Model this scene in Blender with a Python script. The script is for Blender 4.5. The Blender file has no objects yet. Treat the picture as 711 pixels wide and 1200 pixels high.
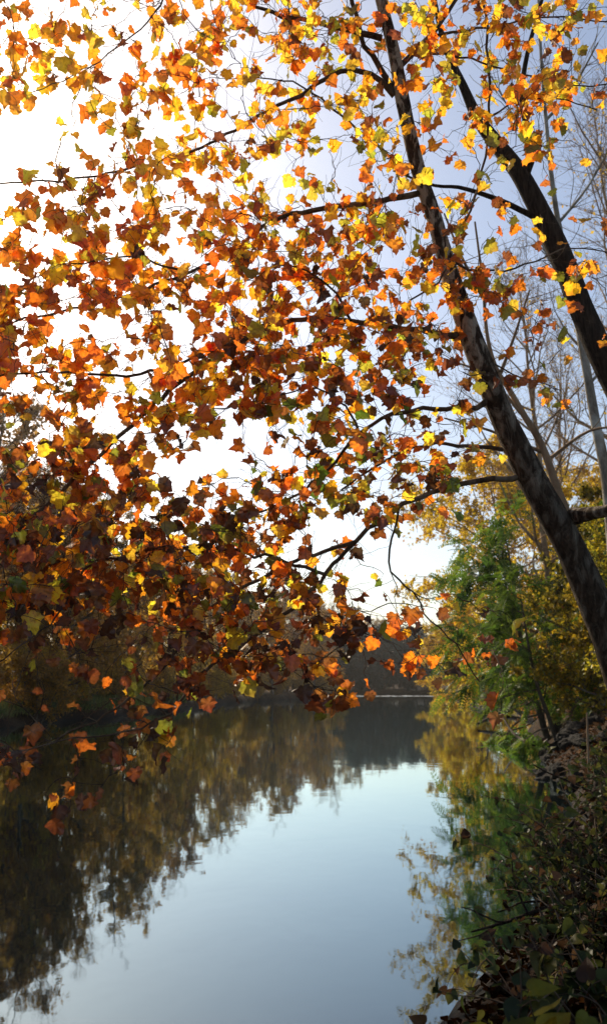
import bpy, math
import numpy as np
from mathutils import Vector

rng = np.random.default_rng(11)
scene = bpy.context.scene
col = scene.collection
R = math.radians

# ------------------------------------------------------------------ camera model
CAM_H = 2.0
F = 1040.0
PITCH = math.atan(205.0 / F)
CP, SP = math.cos(PITCH), math.sin(PITCH)

def at(px, py, Y):
    """point of the world seen at photo pixel (px,py) at distance Y"""
    dx, dy = (px - 355.5) / F, (600.0 - py) / F
    t = Y / (CP - dy * SP)
    return np.array([dx * t, Y, CAM_H + t * (SP + dy * CP)])

SUN_AZ, SUN_EL = R(-31), R(33)
SUN_DIR = np.array([math.sin(SUN_AZ) * math.cos(SUN_EL), math.cos(SUN_AZ) * math.cos(SUN_EL), math.sin(SUN_EL)])

# ------------------------------------------------------------------ object helpers
def tag(o, label=None, cat=None, group=None, kind=None):
    if label: o['label'] = label
    if cat: o['category'] = cat
    if group: o['group'] = group
    if kind: o['kind'] = kind
    return o

def empty(name, loc, label, cat, group=None):
    o = bpy.data.objects.new(name, None)
    o.empty_display_size = 0.3
    col.objects.link(o)
    o.location = tuple(float(v) for v in loc)
    return tag(o, label, cat, group)

def norm(v):
    return v / np.maximum(np.linalg.norm(v, axis=-1, keepdims=True), 1e-9)

class MB:
    """collects vertices, faces and per-vertex colours into one mesh"""
    def __init__(self):
        self.v, self.f, self.c, self.n = [], [], [], 0
    def add(self, V, Fc, C=None):
        V = np.asarray(V, float).reshape(-1, 3)
        self.v.append(V)
        for fa in (Fc if isinstance(Fc, list) else [Fc]):
            self.f.append(np.asarray(fa, int) + self.n)
        if C is None: C = np.ones((len(V), 4)) * 0.5
        self.c.append(np.asarray(C, float).reshape(-1, 4))
        self.n += len(V)
    def build(self, name, mat, parent=None, smooth=True, origin=(0, 0, 0)):
        me = bpy.data.meshes.new(name)
        V = np.concatenate(self.v) - np.asarray(origin, float)
        loops = np.concatenate([f.ravel() for f in self.f])
        tot = np.concatenate([np.full(len(f), f.shape[1]) for f in self.f])
        start = np.concatenate([[0], np.cumsum(tot)[:-1]])
        me.vertices.add(len(V)); me.vertices.foreach_set('co', V.ravel().astype(np.float32))
        me.loops.add(len(loops)); me.loops.foreach_set('vertex_index', loops.astype(np.int32))
        me.polygons.add(len(tot))
        me.polygons.foreach_set('loop_start', start.astype(np.int32))
        me.polygons.foreach_set('loop_total', tot.astype(np.int32))
        me.polygons.foreach_set('use_smooth', np.full(len(tot), smooth))
        ca = me.color_attributes.new('Col', 'FLOAT_COLOR', 'POINT')
        ca.data.foreach_set('color', np.concatenate(self.c).ravel().astype(np.float32))
        me.update(); me.validate()
        me.materials.append(mat)
        o = bpy.data.objects.new(name, me)
        col.objects.link(o)
        if parent is not None:
            o.parent = parent
        else:
            o.location = tuple(float(v) for v in origin)
        return o

def dup(root, loc, rz, scale, label=None, group=None):
    r = root.copy(); col.objects.link(r)
    r.location = tuple(float(v) for v in loc); r.rotation_euler = (0, 0, rz)
    r.scale = (scale, scale, scale) if np.isscalar(scale) else scale
    if label: r['label'] = label
    if group: r['group'] = group
    for ch in list(root.children):
        c = ch.copy(); col.objects.link(c); c.parent = r
        for g in list(ch.children):
            d = g.copy(); col.objects.link(d); d.parent = c
    return r

def resample(P, n, extra=None):
    """Catmull-Rom through P, n points, by arc length"""
    P = np.asarray(P, float)
    if extra is not None: P = np.hstack([P, np.asarray(extra, float).reshape(len(P), -1)])
    Q = np.vstack([2 * P[0] - P[1], P, 2 * P[-1] - P[-2]])
    out = []
    for i in range(1, len(Q) - 2):
        p0, p1, p2, p3 = Q[i - 1], Q[i], Q[i + 1], Q[i + 2]
        for t in np.linspace(0, 1, 12, endpoint=False):
            out.append(0.5 * (2 * p1 + (p2 - p0) * t + (2 * p0 - 5 * p1 + 4 * p2 - p3) * t * t + (3 * p1 - p0 - 3 * p2 + p3) * t ** 3))
    out.append(P[-1]); out = np.array(out)
    L = np.concatenate([[0], np.cumsum(np.linalg.norm(np.diff(out[:, :3], axis=0), axis=1))])
    s = np.linspace(0, L[-1], n)
    return np.stack([np.interp(s, L, out[:, k]) for k in range(out.shape[1])], 1)

def tubes(mb, lines, sides=5, rough=0.0, shade=None):
    """lines: list of (points Nx3, radii N); grouped by N and built in one go"""
    groups = {}
    for P, r in lines: groups.setdefault(len(P), []).append((P, r))
    for n, items in groups.items():
        P = np.array([i[0] for i in items], float); r = np.array([i[1] for i in items], float)
        T = norm(np.gradient(P, axis=1))
        m = norm(P[:, -1] - P[:, 0])
        ref = np.where(np.abs(m[:, 2:3]) > 0.8, np.array([[1., 0, 0]]), np.array([[0, 0, 1.]]))
        U = ref[:, None, :] - (T * ref[:, None, :]).sum(-1, keepdims=True) * T
        U = norm(U); W = np.cross(T, U)
        a = np.arange(sides) * 2 * math.pi / sides
        rr = r[:, :, None] * np.ones(sides)
        if rough > 0: rr = rr * (1 + rough * rng.normal(size=rr.shape))
        V = P[:, :, None, :] + rr[..., None] * (np.cos(a)[None, None, :, None] * U[:, :, None, :] + np.sin(a)[None, None, :, None] * W[:, :, None, :])
        k = len(items)
        base = (np.arange(k) * n * sides)[:, None, None]
        i = (np.arange(n - 1) * sides)[None, :, None]
        j = np.arange(sides)[None, None, :]; j2 = (j + 1) % sides
        Fq = np.stack([base + i + j, base + i + j2, base + i + sides + j2, base + i + sides + j], -1).reshape(-1, 4)
        mb.add(V, Fq)

def wander(p, d, L, n, bend, up, rg):
    P = [p]; d = np.array(d, float)
    for i in range(n - 1):
        d = norm(d + rg.normal(0, bend, 3) + np.array([0, 0, up])); P.append(P[-1] + d * L / (n - 1))
    return np.array(P)

def rhomb_leaves(mb, P, D, N, size, C, width=0.32, fold=0.12):
    D = norm(D); N = norm(N - (N * D).sum(-1, keepdims=True) * D)
    S = np.cross(D, N); s = np.asarray(size).reshape(-1, 1)
    v0 = P; v2 = P + D * s
    v1 = P + D * s * 0.45 + S * s * width + N * s * fold
    v3 = P + D * s * 0.45 - S * s * width + N * s * fold
    V = np.stack([v0, v1, v2, v3], 1)
    n = len(P); b = (np.arange(n) * 4)[:, None]
    F3 = np.concatenate([b + np.array([[0, 1, 2]]), b + np.array([[0, 2, 3]])])
    mb.add(V, F3, np.repeat(C, 4, axis=0))

# ------------------------------------------------------------------ materials
def new_mat(name):
    m = bpy.data.materials.new(name); m.use_nodes = True
    nt = m.node_tree; nt.nodes.clear()
    out = nt.nodes.new('ShaderNodeOutputMaterial')
    return m, nt, out

def ramp(nt, stops, interp='LINEAR'):
    n = nt.nodes.new('ShaderNodeValToRGB'); cr = n.color_ramp; cr.interpolation = interp
    while len(cr.elements) < len(stops): cr.elements.new(0.5)
    for e, (p, c) in zip(cr.elements, stops):
        e.position = p; e.color = (*c, 1)
    return n

def noise(nt, scale, detail=4, rough=0.6, vec=None, dist=0.0):
    n = nt.nodes.new('ShaderNodeTexNoise')
    n.inputs['Scale'].default_value = scale; n.inputs['Detail'].default_value = detail
    n.inputs['Roughness'].default_value = rough; n.inputs['Distortion'].default_value = dist
    if vec is not None: nt.links.new(vec, n.inputs['Vector'])
    return n

def leaf_mat(name, trans=0.55, gloss=0.06, spots=True, tvar=0.12, spot_scale=14):
    m, nt, out = new_mat(name); L = nt.links.new
    a = nt.nodes.new('ShaderNodeAttribute'); a.attribute_name = 'Col'
    info = nt.nodes.new('ShaderNodeObjectInfo')
    hs = nt.nodes.new('ShaderNodeHueSaturation')
    mr = nt.nodes.new('ShaderNodeMapRange'); mr.inputs['To Min'].default_value = 1 - tvar; mr.inputs['To Max'].default_value = 1 + tvar
    L(info.outputs['Random'], mr.inputs['Value']); L(mr.outputs[0], hs.inputs['Value'])
    mh = nt.nodes.new('ShaderNodeMapRange'); mh.inputs['To Min'].default_value = 0.5 - tvar * 0.08; mh.inputs['To Max'].default_value = 0.5 + tvar * 0.08
    L(info.outputs['Random'], mh.inputs['Value']); L(mh.outputs[0], hs.inputs['Hue'])
    L(a.outputs['Color'], hs.inputs['Color'])
    src = hs.outputs['Color']
    if spots:
        tc = nt.nodes.new('ShaderNodeTexCoord')
        n = noise(nt, spot_scale, 4, 0.65, tc.outputs['Object'])
        r = ramp(nt, [(0.32, (0.5, 0.36, 0.22)), (0.48, (1.0, 0.95, 0.9)), (0.7, (1.3, 1.3, 1.1))])
        L(n.outputs['Fac'], r.inputs['Fac'])
        mx = nt.nodes.new('ShaderNodeMix'); mx.data_type = 'RGBA'; mx.blend_type = 'MULTIPLY'; mx.inputs['Factor'].default_value = 0.8
        L(src, mx.inputs['A']); L(r.outputs['Color'], mx.inputs['B']); src = mx.outputs['Result']
    d = nt.nodes.new('ShaderNodeBsdfDiffuse'); t = nt.nodes.new('ShaderNodeBsdfTranslucent')
    L(src, d.inputs['Color'])
    g2 = nt.nodes.new('ShaderNodeGamma'); g2.inputs['Gamma'].default_value = 0.86
    L(src, g2.inputs['Color']); L(g2.outputs['Color'], t.inputs['Color'])
    m1 = nt.nodes.new('ShaderNodeMixShader')
    ml = nt.nodes.new('ShaderNodeMath'); ml.operation = 'MULTIPLY'; ml.inputs[1].default_value = trans * 2
    L(a.outputs['Alpha'], ml.inputs[0]); L(ml.outputs[0], m1.inputs['Fac'])
    L(d.outputs[0], m1.inputs[1]); L(t.outputs[0], m1.inputs[2])
    g = nt.nodes.new('ShaderNodeBsdfGlossy'); g.inputs['Roughness'].default_value = 0.42
    m2 = nt.nodes.new('ShaderNodeMixShader'); m2.inputs['Fac'].default_value = gloss
    L(m1.outputs[0], m2.inputs[1]); L(g.outputs[0], m2.inputs[2]); L(m2.outputs[0], out.inputs['Surface'])
    return m

def bark_mat(name, dark, mid, pale, pale_at=0.6, scale=6.0, bump=0.5, stretch=(1, 1, 0.35), pale_noise=2.2):
    m, nt, out = new_mat(name); L = nt.links.new
    tc = nt.nodes.new('ShaderNodeTexCoord'); mp = nt.nodes.new('ShaderNodeMapping'); mp.inputs['Scale'].default_value = stretch
    L(tc.outputs['Object'], mp.inputs['Vector'])
    n1 = noise(nt, scale, 8, 0.7, mp.outputs[0], 0.6)
    r1 = ramp(nt, [(0.32, dark), (0.62, mid)]); L(n1.outputs['Fac'], r1.inputs['Fac'])
    n2 = noise(nt, pale_noise, 5, 0.62, mp.outputs[0], 1.2)
    r2 = ramp(nt, [(pale_at - 0.03, (0, 0, 0)), (pale_at + 0.03, (0.35, 0.35, 0.35)), (pale_at + 0.16, (1, 1, 1))]); L(n2.outputs['Fac'], r2.inputs['Fac'])
    sep = nt.nodes.new('ShaderNodeAttribute'); sep.attribute_name = 'Col'   # Col.r on bark: how pale this stretch is
    mul = nt.nodes.new('ShaderNodeMath'); mul.operation = 'MULTIPLY'; mul.use_clamp = True
    L(r2.outputs['Color'], mul.inputs[0])
    s2 = nt.nodes.new('ShaderNodeMath'); s2.operation = 'MULTIPLY'; s2.inputs[1].default_value = 2.0
    sx = nt.nodes.new('ShaderNodeSeparateColor'); L(sep.outputs['Color'], sx.inputs[0])
    L(sx.outputs[0], s2.inputs[0]); L(s2.outputs[0], mul.inputs[1])
    n3 = noise(nt, scale * 5, 4, 0.6, mp.outputs[0])
    r3 = ramp(nt, [(0.3, tuple(c * 0.7 for c in pale)), (0.7, pale)]); L(n3.outputs['Fac'], r3.inputs['Fac'])
    mx = nt.nodes.new('ShaderNodeMix'); mx.data_type = 'RGBA'
    L(mul.outputs[0], mx.inputs['Factor']); L(r1.outputs['Color'], mx.inputs['A']); L(r3.outputs['Color'], mx.inputs['B'])
    b = nt.nodes.new('ShaderNodeBump'); b.inputs['Strength'].default_value = bump; b.inputs['Distance'].default_value = 0.03
    ad = nt.nodes.new('ShaderNodeMath'); ad.operation = 'ADD'
    L(n1.outputs['Fac'], ad.inputs[0]); L(n3.outputs['Fac'], ad.inputs[1]); L(ad.outputs[0], b.inputs['Height'])
    p = nt.nodes.new('ShaderNodeBsdfPrincipled'); p.inputs['Roughness'].default_value = 0.95
    p.inputs['Specular IOR Level'].default_value = 0.08
    L(mx.outputs['Result'], p.inputs['Base Color']); L(b.outputs[0], p.inputs['Normal']); L(p.outputs[0], out.inputs['Surface'])
    return m

def simple_noise_mat(name, stops, scale, bump=0.5, bdist=0.03, rough=0.9, detail=8, scale2=None):
    m, nt, out = new_mat(name); L = nt.links.new
    tc = nt.nodes.new('ShaderNodeTexCoord')
    n = noise(nt, scale, detail, 0.7, tc.outputs['Object'], 0.3)
    r = ramp(nt, stops); L(n.outputs['Fac'], r.inputs['Fac'])
    src = r.outputs['Color']
    if scale2:
        n2 = noise(nt, scale2, 3, 0.6, tc.outputs['Object'])
        r2 = ramp(nt, [(0.35, (0.45, 0.45, 0.42)), (0.65, (1.2, 1.15, 1.05))]); L(n2.outputs['Fac'], r2.inputs['Fac'])
        mx = nt.nodes.new('ShaderNodeMix'); mx.data_type = 'RGBA'; mx.blend_type = 'MULTIPLY'; mx.inputs['Factor'].default_value = 1
        L(src, mx.inputs['A']); L(r2.outputs['Color'], mx.inputs['B']); src = mx.outputs['Result']
    b = nt.nodes.new('ShaderNodeBump'); b.inputs['Strength'].default_value = bump; b.inputs['Distance'].default_value = bdist
    L(n.outputs['Fac'], b.inputs['Height'])
    p = nt.nodes.new('ShaderNodeBsdfPrincipled'); p.inputs['Roughness'].default_value = rough
    p.inputs['Specular IOR Level'].default_value = 0.2
    L(src, p.inputs['Base Color']); L(b.outputs[0], p.inputs['Normal']); L(p.outputs[0], out.inputs['Surface'])
    return m

M_SYC_LEAF = leaf_mat('sycamore_leaf', trans=0.68, gloss=0.05, tvar=0.0, spot_scale=42)
M_LEAF = leaf_mat('small_leaf', trans=0.5, gloss=0.04, spots=False, tvar=0.18)
M_PLANT = leaf_mat('plant_leaf', trans=0.45, gloss=0.015, spots=True, tvar=0.1, spot_scale=9)
M_SYC_BARK = bark_mat('sycamore_bark', (0.014, 0.010, 0.007), (0.095, 0.064, 0.043), (0.55, 0.47, 0.36), pale_at=0.50, scale=20, bump=0.9, stretch=(1, 1, 0.4), pale_noise=9)
M_TWIG = bark_mat('twig_bark', (0.03, 0.02, 0.012), (0.13, 0.085, 0.055), (0.3, 0.23, 0.16), pale_at=0.55, scale=9, bump=0.2)
M_DARK_BARK = bark_mat('dark_bark', (0.014, 0.010, 0.008), (0.085, 0.062, 0.045), (0.22, 0.17, 0.13), pale_at=0.63, scale=26, bump=1.0, stretch=(1, 1, 0.16), pale_noise=8)
M_PALE_BARK = bark_mat('pale_bark', (0.10, 0.075, 0.055), (0.32, 0.26, 0.19), (0.6, 0.54, 0.44), pale_at=0.45, scale=12)
M_FOREST_BARK = bark_mat('forest_bark', (0.03, 0.024, 0.018), (0.15, 0.12, 0.09), (0.34, 0.28, 0.2), pale_at=0.6, scale=3)
M_TAN_BARK = bark_mat('tan_bark', (0.14, 0.09, 0.055), (0.40, 0.28, 0.17), (0.5, 0.4, 0.28), pale_at=0.6, scale=3)
M_ROCK = simple_noise_mat('river_rock', [(0.3, (0.006, 0.005, 0.004)), (0.55, (0.026, 0.021, 0.017)), (0.75, (0.08, 0.066, 0.05))], 4, 1.0, 0.12, 0.8)
M_WOOD = simple_noise_mat('dead_wood', [(0.3, (0.03, 0.022, 0.016)), (0.7, (0.14, 0.105, 0.075))], 8, 0.6, 0.02, 0.85)

def ground_material():
    m, nt, out = new_mat('ground_litter'); L = nt.links.new
    tc = nt.nodes.new('ShaderNodeTexCoord')
    v = nt.nodes.new('ShaderNodeTexVoronoi'); v.inputs['Scale'].default_value = 11; L(tc.outputs['Object'], v.inputs['Vector'])
    sx = nt.nodes.new('ShaderNodeSeparateColor'); L(v.outputs['Color'], sx.inputs[0])
    r = ramp(nt, [(0.0, (0.012, 0.009, 0.006)), (0.35, (0.03, 0.017, 0.008)), (0.6, (0.07, 0.032, 0.012)), (0.85, (0.12, 0.055, 0.018)), (1.0, (0.17, 0.085, 0.03))])
    L(sx.outputs[0], r.inputs['Fac'])
    n = noise(nt, 0.5, 5, 0.6, tc.outputs['Object'])
    r2 = ramp(nt, [(0.35, (0.35, 0.33, 0.3)), (0.65, (1.0, 1.0, 0.95))]); L(n.outputs['Fac'], r2.inputs['Fac'])
    mx = nt.nodes.new('ShaderNodeMix'); mx.data_type = 'RGBA'; mx.blend_type = 'MULTIPLY'; mx.inputs['Factor'].default_value = 1
    L(r.outputs['Color'], mx.inputs['A']); L(r2.outputs['Color'], mx.inputs['B'])
    # darker soil near the water line (height above the water)
    g = nt.nodes.new('ShaderNodeSeparateXYZ'); L(tc.outputs['Object'], g.inputs[0])
    mr = nt.nodes.new('ShaderNodeMapRange'); mr.inputs['From Min'].default_value = 0.0; mr.inputs['From Max'].default_value = 0.7
    mr.inputs['To Min'].default_value = 0.22; mr.inputs['To Max'].default_value = 1.0
    L(g.outputs['Z'], mr.inputs['Value'])
    hs = nt.nodes.new('ShaderNodeHueSaturation'); L(mr.outputs[0], hs.inputs['Value']); L(mx.outputs['Result'], hs.inputs['Color'])
    n4 = noise(nt, 9, 6, 0.7, tc.outputs['Object'])
    b = nt.nodes.new('ShaderNodeBump'); b.inputs['Strength'].default_value = 0.8; b.inputs['Distance'].default_value = 0.06
    L(n4.outputs['Fac'], b.inputs['Height'])
    p = nt.nodes.new('ShaderNodeBsdfPrincipled'); p.inputs['Roughness'].default_value = 0.9; p.inputs['Specular IOR Level'].default_value = 0.15
    L(hs.outputs['Color'], p.inputs['Base Color']); L(b.outputs[0], p.inputs['Normal']); L(p.outputs[0], out.inputs['Surface'])
    return m

def water_material():
    m, nt, out = new_mat('river_water'); L = nt.links.new
    tc = nt.nodes.new('ShaderNodeTexCoord')
    mp = nt.nodes.new('ShaderNodeMapping'); mp.inputs['Scale'].default_value = (1.0, 0.55, 1)
    L(tc.outputs['Object'], mp.inputs['Vector'])
    n1 = noise(nt, 0.9, 3, 0.5, mp.outputs[0], 0.4)
    n2 = noise(nt, 7.0, 3, 0.5, mp.outputs[0], 0.2)
    ma = nt.nodes.new('ShaderNodeMath'); ma.operation = 'MULTIPLY_ADD'; ma.inputs[1].default_value = 0.10
    L(n2.outputs['Fac'], ma.inputs[0]); L(n1.outputs['Fac'], ma.inputs[2])
    b = nt.nodes.new('ShaderNodeBump'); b.inputs['Strength'].default_value = 1.0; b.inputs['Distance'].default_value = 0.0035
    L(ma.outputs[0], b.inputs['Height'])
    fr_ = nt.nodes.new('ShaderNodeFresnel'); fr_.inputs['IOR'].default_value = 1.5; L(b.outputs[0], fr_.inputs['Normal'])
    d = nt.nodes.new('ShaderNodeBsdfDiffuse'); d.inputs['Color'].default_value = (0.005, 0.010, 0.010, 1)
    g = nt.nodes.new('ShaderNodeBsdfGlossy'); g.inputs['Color'].default_value = (0.76, 0.92, 1.0, 1); g.inputs['Roughness'].default_value = 0.025
    L(b.outputs[0], g.inputs['Normal'])
    mx = nt.nodes.new('ShaderNodeMixShader'); fm_ = nt.nodes.new('ShaderNodeMath'); fm_.operation = 'MULTIPLY'; fm_.use_clamp = True; fm_.inputs[1].default_value = 1.4; L(fr_.outputs[0], fm_.inputs[0]); L(fm_.outputs[0], mx.inputs['Fac']); L(d.outputs[0], mx.inputs[1]); L(g.outputs[0], mx.inputs[2])
    L(mx.outputs[0], out.inputs['Surface'])
    return m

# ------------------------------------------------------------------ terrain
SH_L_Y = np.array([-5, 5, 15, 30, 46, 63, 95, 122, 150, 173, 200, 235])
SH_L_X = np.array([-24, -22, -20, -17.5, -15.7, -13.0, -11.5, -9.0, -2.5, 5.8, 9.0, 10])
SH_R_Y = np.array([-5, 4.4, 5.3, 7.0, 8.85, 13.4, 22, 35, 46, 60, 83, 120, 160, 215, 235])
SH_R_X = np.array([0.3, 0.3, 0.55, 1.4, 2.3, 3.9, 6.2, 9.2, 11.9, 15.5, 20, 24, 27, 31, 33])
def XL(y): return np.interp(y, SH_L_Y, SH_L_X) + 0.6 * np.sin(y * 0.31) + 0.35 * np.sin(y * 0.83 + 1)
def XR(y): return np.interp(y, SH_R_Y, SH_R_X) + np.minimum(1, np.maximum(0, (y - 8) / 20)) * (0.5 * np.sin(y * 0.4 + 2) + 0.3 * np.sin(y * 1.1))
_lat = rng.random((64, 64))
def vnoise(x, y):
    xi, yi = np.floor(x).astype(int), np.floor(y).astype(int); fx, fy = x - xi, y - yi
    fx = fx * fx * (3 - 2 * fx); fy = fy * fy * (3 - 2 * fy)
    g = lambda a, b: _lat[a % 64, b % 64]
    return (g(xi, yi) * (1 - fx) + g(xi + 1, yi) * fx) * (1 - fy) + (g(xi, yi + 1) * (1 - fx) + g(xi + 1, yi + 1) * fx) * fy - 0.5
def ss(a, b, x):
    t = np.clip((x - a) / (b - a), 0, 1); return t * t * (3 - 2 * t)
def ground_h(x, y):
    x = np.asarray(x, float); y = np.asarray(y, float)
    dL, dR = x - XL(y), XR(y) - x
    dn = y - (4.7 + 0.25 * np.sin(x * 1.3)); df = 222 - y + 2 * np.sin(x * 0.25)
    D = np.stack([dL, dR, dn, df]); d = D.min(0); w = D.argmin(0)
    e = np.maximum(-d, 0)
    k = ss(5, 10, y)
    hr = (1 - k) * (0.42 * (1 - np.exp(-e / 0.6)) + 0.03 * e) + k * (1.35 * (1 - np.exp(-e / 1.1)) + 0.12 * np.minimum(e, 30))
    hn = 0.42 * (1 - np.exp(-e / 0.6)) + 0.03 * e
    hl = 0.95 * (1 - np.exp(-e / 0.8)) + 0.05 * np.minimum(e, 40) + 0.16 * np.clip(e - 30, 0, 130)
    hf = 0.9 * (1 - np.exp(-e / 0.8)) + 0.07 * np.minimum(e, 150)
    h = np.where(w == 0, hl, np.where(w == 1, hr, np.where(w == 2, hn, hf)))
    h = h + np.minimum(e, 1.0) * (0.35 * vnoise(x * 0.9, y * 0.9) + 0.18 * vnoise(x * 2.7, y * 2.7)) + np.clip(e - 5, 0, 40) * 0.03 * vnoise(x * 0.08, y * 0.08)
    return np.where(d > 0, -np.minimum(0.9, 0.45 * d), h)

gx = np.unique(np.concatenate([np.linspace(-1500, -200, 14), np.linspace(-200, -30, 60), np.linspace(-30, -8, 56), np.linspace(-8, 14, 100), np.linspace(14, 45, 78), np.linspace(45, 200, 40), np.linspace(200, 1500, 14)]))
gy = np.unique(np.concatenate([np.linspace(-400, -8, 16), np.linspace(-8, 25, 140), np.linspace(25, 90, 110), np.linspace(90, 240, 80), np.linspace(240, 420, 30), np.linspace(420, 2600, 16)]))
GX, GY = np.meshgrid(gx, gy)
GZ = ground_h(GX, GY)
ny, nx = GX.shape
idx = np.arange(nx * ny).reshape(ny, nx)
mb = MB()
mb.add(np.stack([GX, GY, GZ], -1), np.stack([idx[:-1, :-1], idx[:-1, 1:], idx[1:, 1:], idx[1:, :-1]], -1).reshape(-1, 4))
g = mb.build('ground', ground_material()); tag(g, kind='structure')

mb = MB()
mb.add([(-60, 0, 0), (60, 0, 0), (60, 245, 0), (-60, 245, 0)], np.array([[0, 1, 2, 3]]))
w = mb.build('river_water', water_material(), smooth=False); tag(w, kind='structure')

# ------------------------------------------------------------------ riffle across the far end of the river, sun glint painted as pale colour
mb = MB(); V = []; n = 60
for i in range(n + 1):
    x = 8 + (31 - 8) * i / n
    for yy, z in ((196 + 1.2 * math.sin(i * .7), 0.004), (199 + rng.uniform(-1, 1), 0.05 + 0.13 * (vnoise(np.array(i * .35), np.array(3.3)) + 0.25 * rng.normal())), (203, 0.06 + 0.15 * (vnoise(np.array(i * .3 + 9), np.array(7.3)) + 0.25 * rng.normal())), (207 + 1.5 * math.sin(i * .5), 0.004)):
        V.append((x, yy, z))
I = np.arange((n + 1) * 4).reshape(n + 1, 4)
mb.add(V, np.stack([I[:-1, :-1], I[1:, :-1], I[1:, 1:], I[:-1, 1:]], -1).reshape(-1, 4))
rf = mb.build('river_riffle', simple_noise_mat('riffle_glint', [(0.3, (0.25, 0.26, 0.26)), (0.6, (0.75, 0.75, 0.72))], 2.5, 0.6, 0.1, 0.25))
tag(rf, kind='structure')

# ------------------------------------------------------------------ SYCAMORES in the foreground
SYC_U = np.array([(0.00, 0.0), (0.10, -0.06), (0.28, -0.11), (0.43, -0.04), (0.45, 0.08), (0.60, 0.14), (0.67, 0.25), (0.61, 0.34), (0.71, 0.49), (0.55, 0.51), (0.45, 0.57), (0.45, 0.72), (0.30, 0.75), (0.17, 0.88), (0.0, 1.03)])
_out = np.vstack([SYC_U, (SYC_U[1:-1] * [-1, 1])[::-1]])
_ctr = np.array([[0.0, 0.32]])
_mid = _ctr + (_out - _ctr) * 0.52
TEMPL = np.vstack([_ctr, _mid, _out]); KO = len(_out)
_j = np.arange(KO); _j2 = (_j + 1) % KO
T3 = np.stack([np.zeros(KO, int), 1 + _j, 1 + _j2], 1)
T4 = np.stack([1 + _j, 1 + KO + _j, 1 + KO + _j2, 1 + _j2], 1)

def syc_leaves(mb, P, D, N, size, C, dry):
    """lobed blades: base point P, midrib D, normal N; dry in 0..1 curls them"""
    D = norm(D); N = norm(N - (N * D).sum(-1, keepdims=True) * D); S = np.cross(D, N)
    n = len(P); K = len(TEMPL)
    x = TEMPL[None, :, 0] * rng.uniform(0.85, 1.12, (n, 1)); y = np.repeat(TEMPL[None, :, 1], n, 0)
    x = x + rng.normal(0, 0.022, (n, K)); y = y + rng.normal(0, 0.022, (n, K))
    a = rng.uniform(-0.15, 0.6, (n, 1)) + 0.7 * dry[:, None] * rng.random((n, 1))
    c = rng.uniform(-0.6, 1.2, (n, 1)) * (0.4 + dry[:, None])
    wv = rng.uniform(0.02, 0.06, (n, 1)) * (1 + 1.5 * dry[:, None]); ph = rng.uniform(0, 6.3, (n, 1))
    r2 = x * x + (y - .32) ** 2
    z = a * np.abs(x) - c * (y - 0.1) ** 2 * 0.5 + wv * np.sin(9 * np.arctan2(y - .32, x) * 0.66 + ph) * r2 * 4 - 0.5 * dry[:, None] * r2 * rng.uniform(-0.6, 1, (n, 1))
    x = x * (1 - 0.25 * dry[:, None] * np.abs(x))
    s = size[:, None, None]
    V = P[:, None, :] + s * (x[..., None] * S[:, None, :] + y[..., None] * D[:, None, :] + z[..., None] * N[:, None, :])
    b = (np.arange(n) * K)[:, None, None]
    vc = np.repeat(C[:, None, :], K, 1).copy()
    edge = np.zeros(K); edge[1 + KO:] = 1
    bro = (dry * 0.4)[:, None] * edge[None, :]
    vc[..., :3] *= (1 - bro[..., None] * np.array([0.45, 0.6, 0.6]))
    vc[..., 1] *= 1 + rng.uniform(-0.75, 0.55, (n, 1)) * (np.clip(TEMPL[None, :, 1], 0, 1) - 0.45) * (1 + 0.6 * TEMPL[None, :, 0])
    ctr = np.where(edge > 0, 1.0, 1.12); vc[..., :3] *= ctr[None, :, None]
    mb.add(V, [(b + T3[None]).reshape(-1, 3), (b + T4[None]).reshape(-1, 4)], vc)

PAL = {  # linear albedo, translucency weight
    'yellow': (0.93, 0.62, 0.03, 0.66), 'gold': (0.95, 0.38, 0.012, 0.70), 'orange': (0.95, 0.20, 0.010, 0.70), 'rust': (0.56, 0.13, 0.012, 0.56),
    'brown': (0.28, 0.08, 0.018, 0.45), 'dark': (0.085, 0.035, 0.015, 0.3), 'olive': (0.26, 0.24, 0.02, 0.5), 'green': (0.10, 0.16, 0.015, 0.5), 'lime': (0.5, 0.46, 0.03, 0.6)}
DRY = {'yellow': .1, 'gold': .25, 'orange': .4, 'rust': .6, 'brown': .9, 'dark': 1.0, 'olive': .25, 'green': .05, 'lime': .05}
ZONES = {
    'ul': dict(yellow=26, gold=36, orange=28, rust=7, brown=1, lime=2),
    'l':  dict(yellow=10, gold=28, orange=42, rust=16, brown=3, olive=1),
    'm':  dict(yellow=9, gold=18, orange=22, rust=20, brown=16, dark=4, olive=8, lime=3),
    'c':  dict(yellow=10, gold=14, orange=14, rust=15, brown=17, dark=7, olive=15, green=4, lime=4),
    'bl': dict(yellow=8, gold=12, orange=14, rust=14, brown=25, dark=15, olive=9, green=3),
    'ur': dict(yellow=20, gold=28, orange=16, rust=12, brown=10, olive=5, lime=9),
    'low': dict(gold=5, orange=7, rust=15, brown=38, dark=30, olive=5)}  # bl and low: browner leaves, darkened too for the shade low down
def zone(x, y):
    if y > 760: return 'low'
    if x < 330 and y < 250: return 'ul'
    if x < 230 and y < 470: return 'l'
    if x > 440 and y < 260: return 'ur'
    if y > 560 and x < 330: return 'bl'
    if y > 660: return 'bl'
    if x > 300 and y > 400: return 'c'
    if y < 260: return 'ur' if x > 330 else 'ul'
    return 'm'

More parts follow.
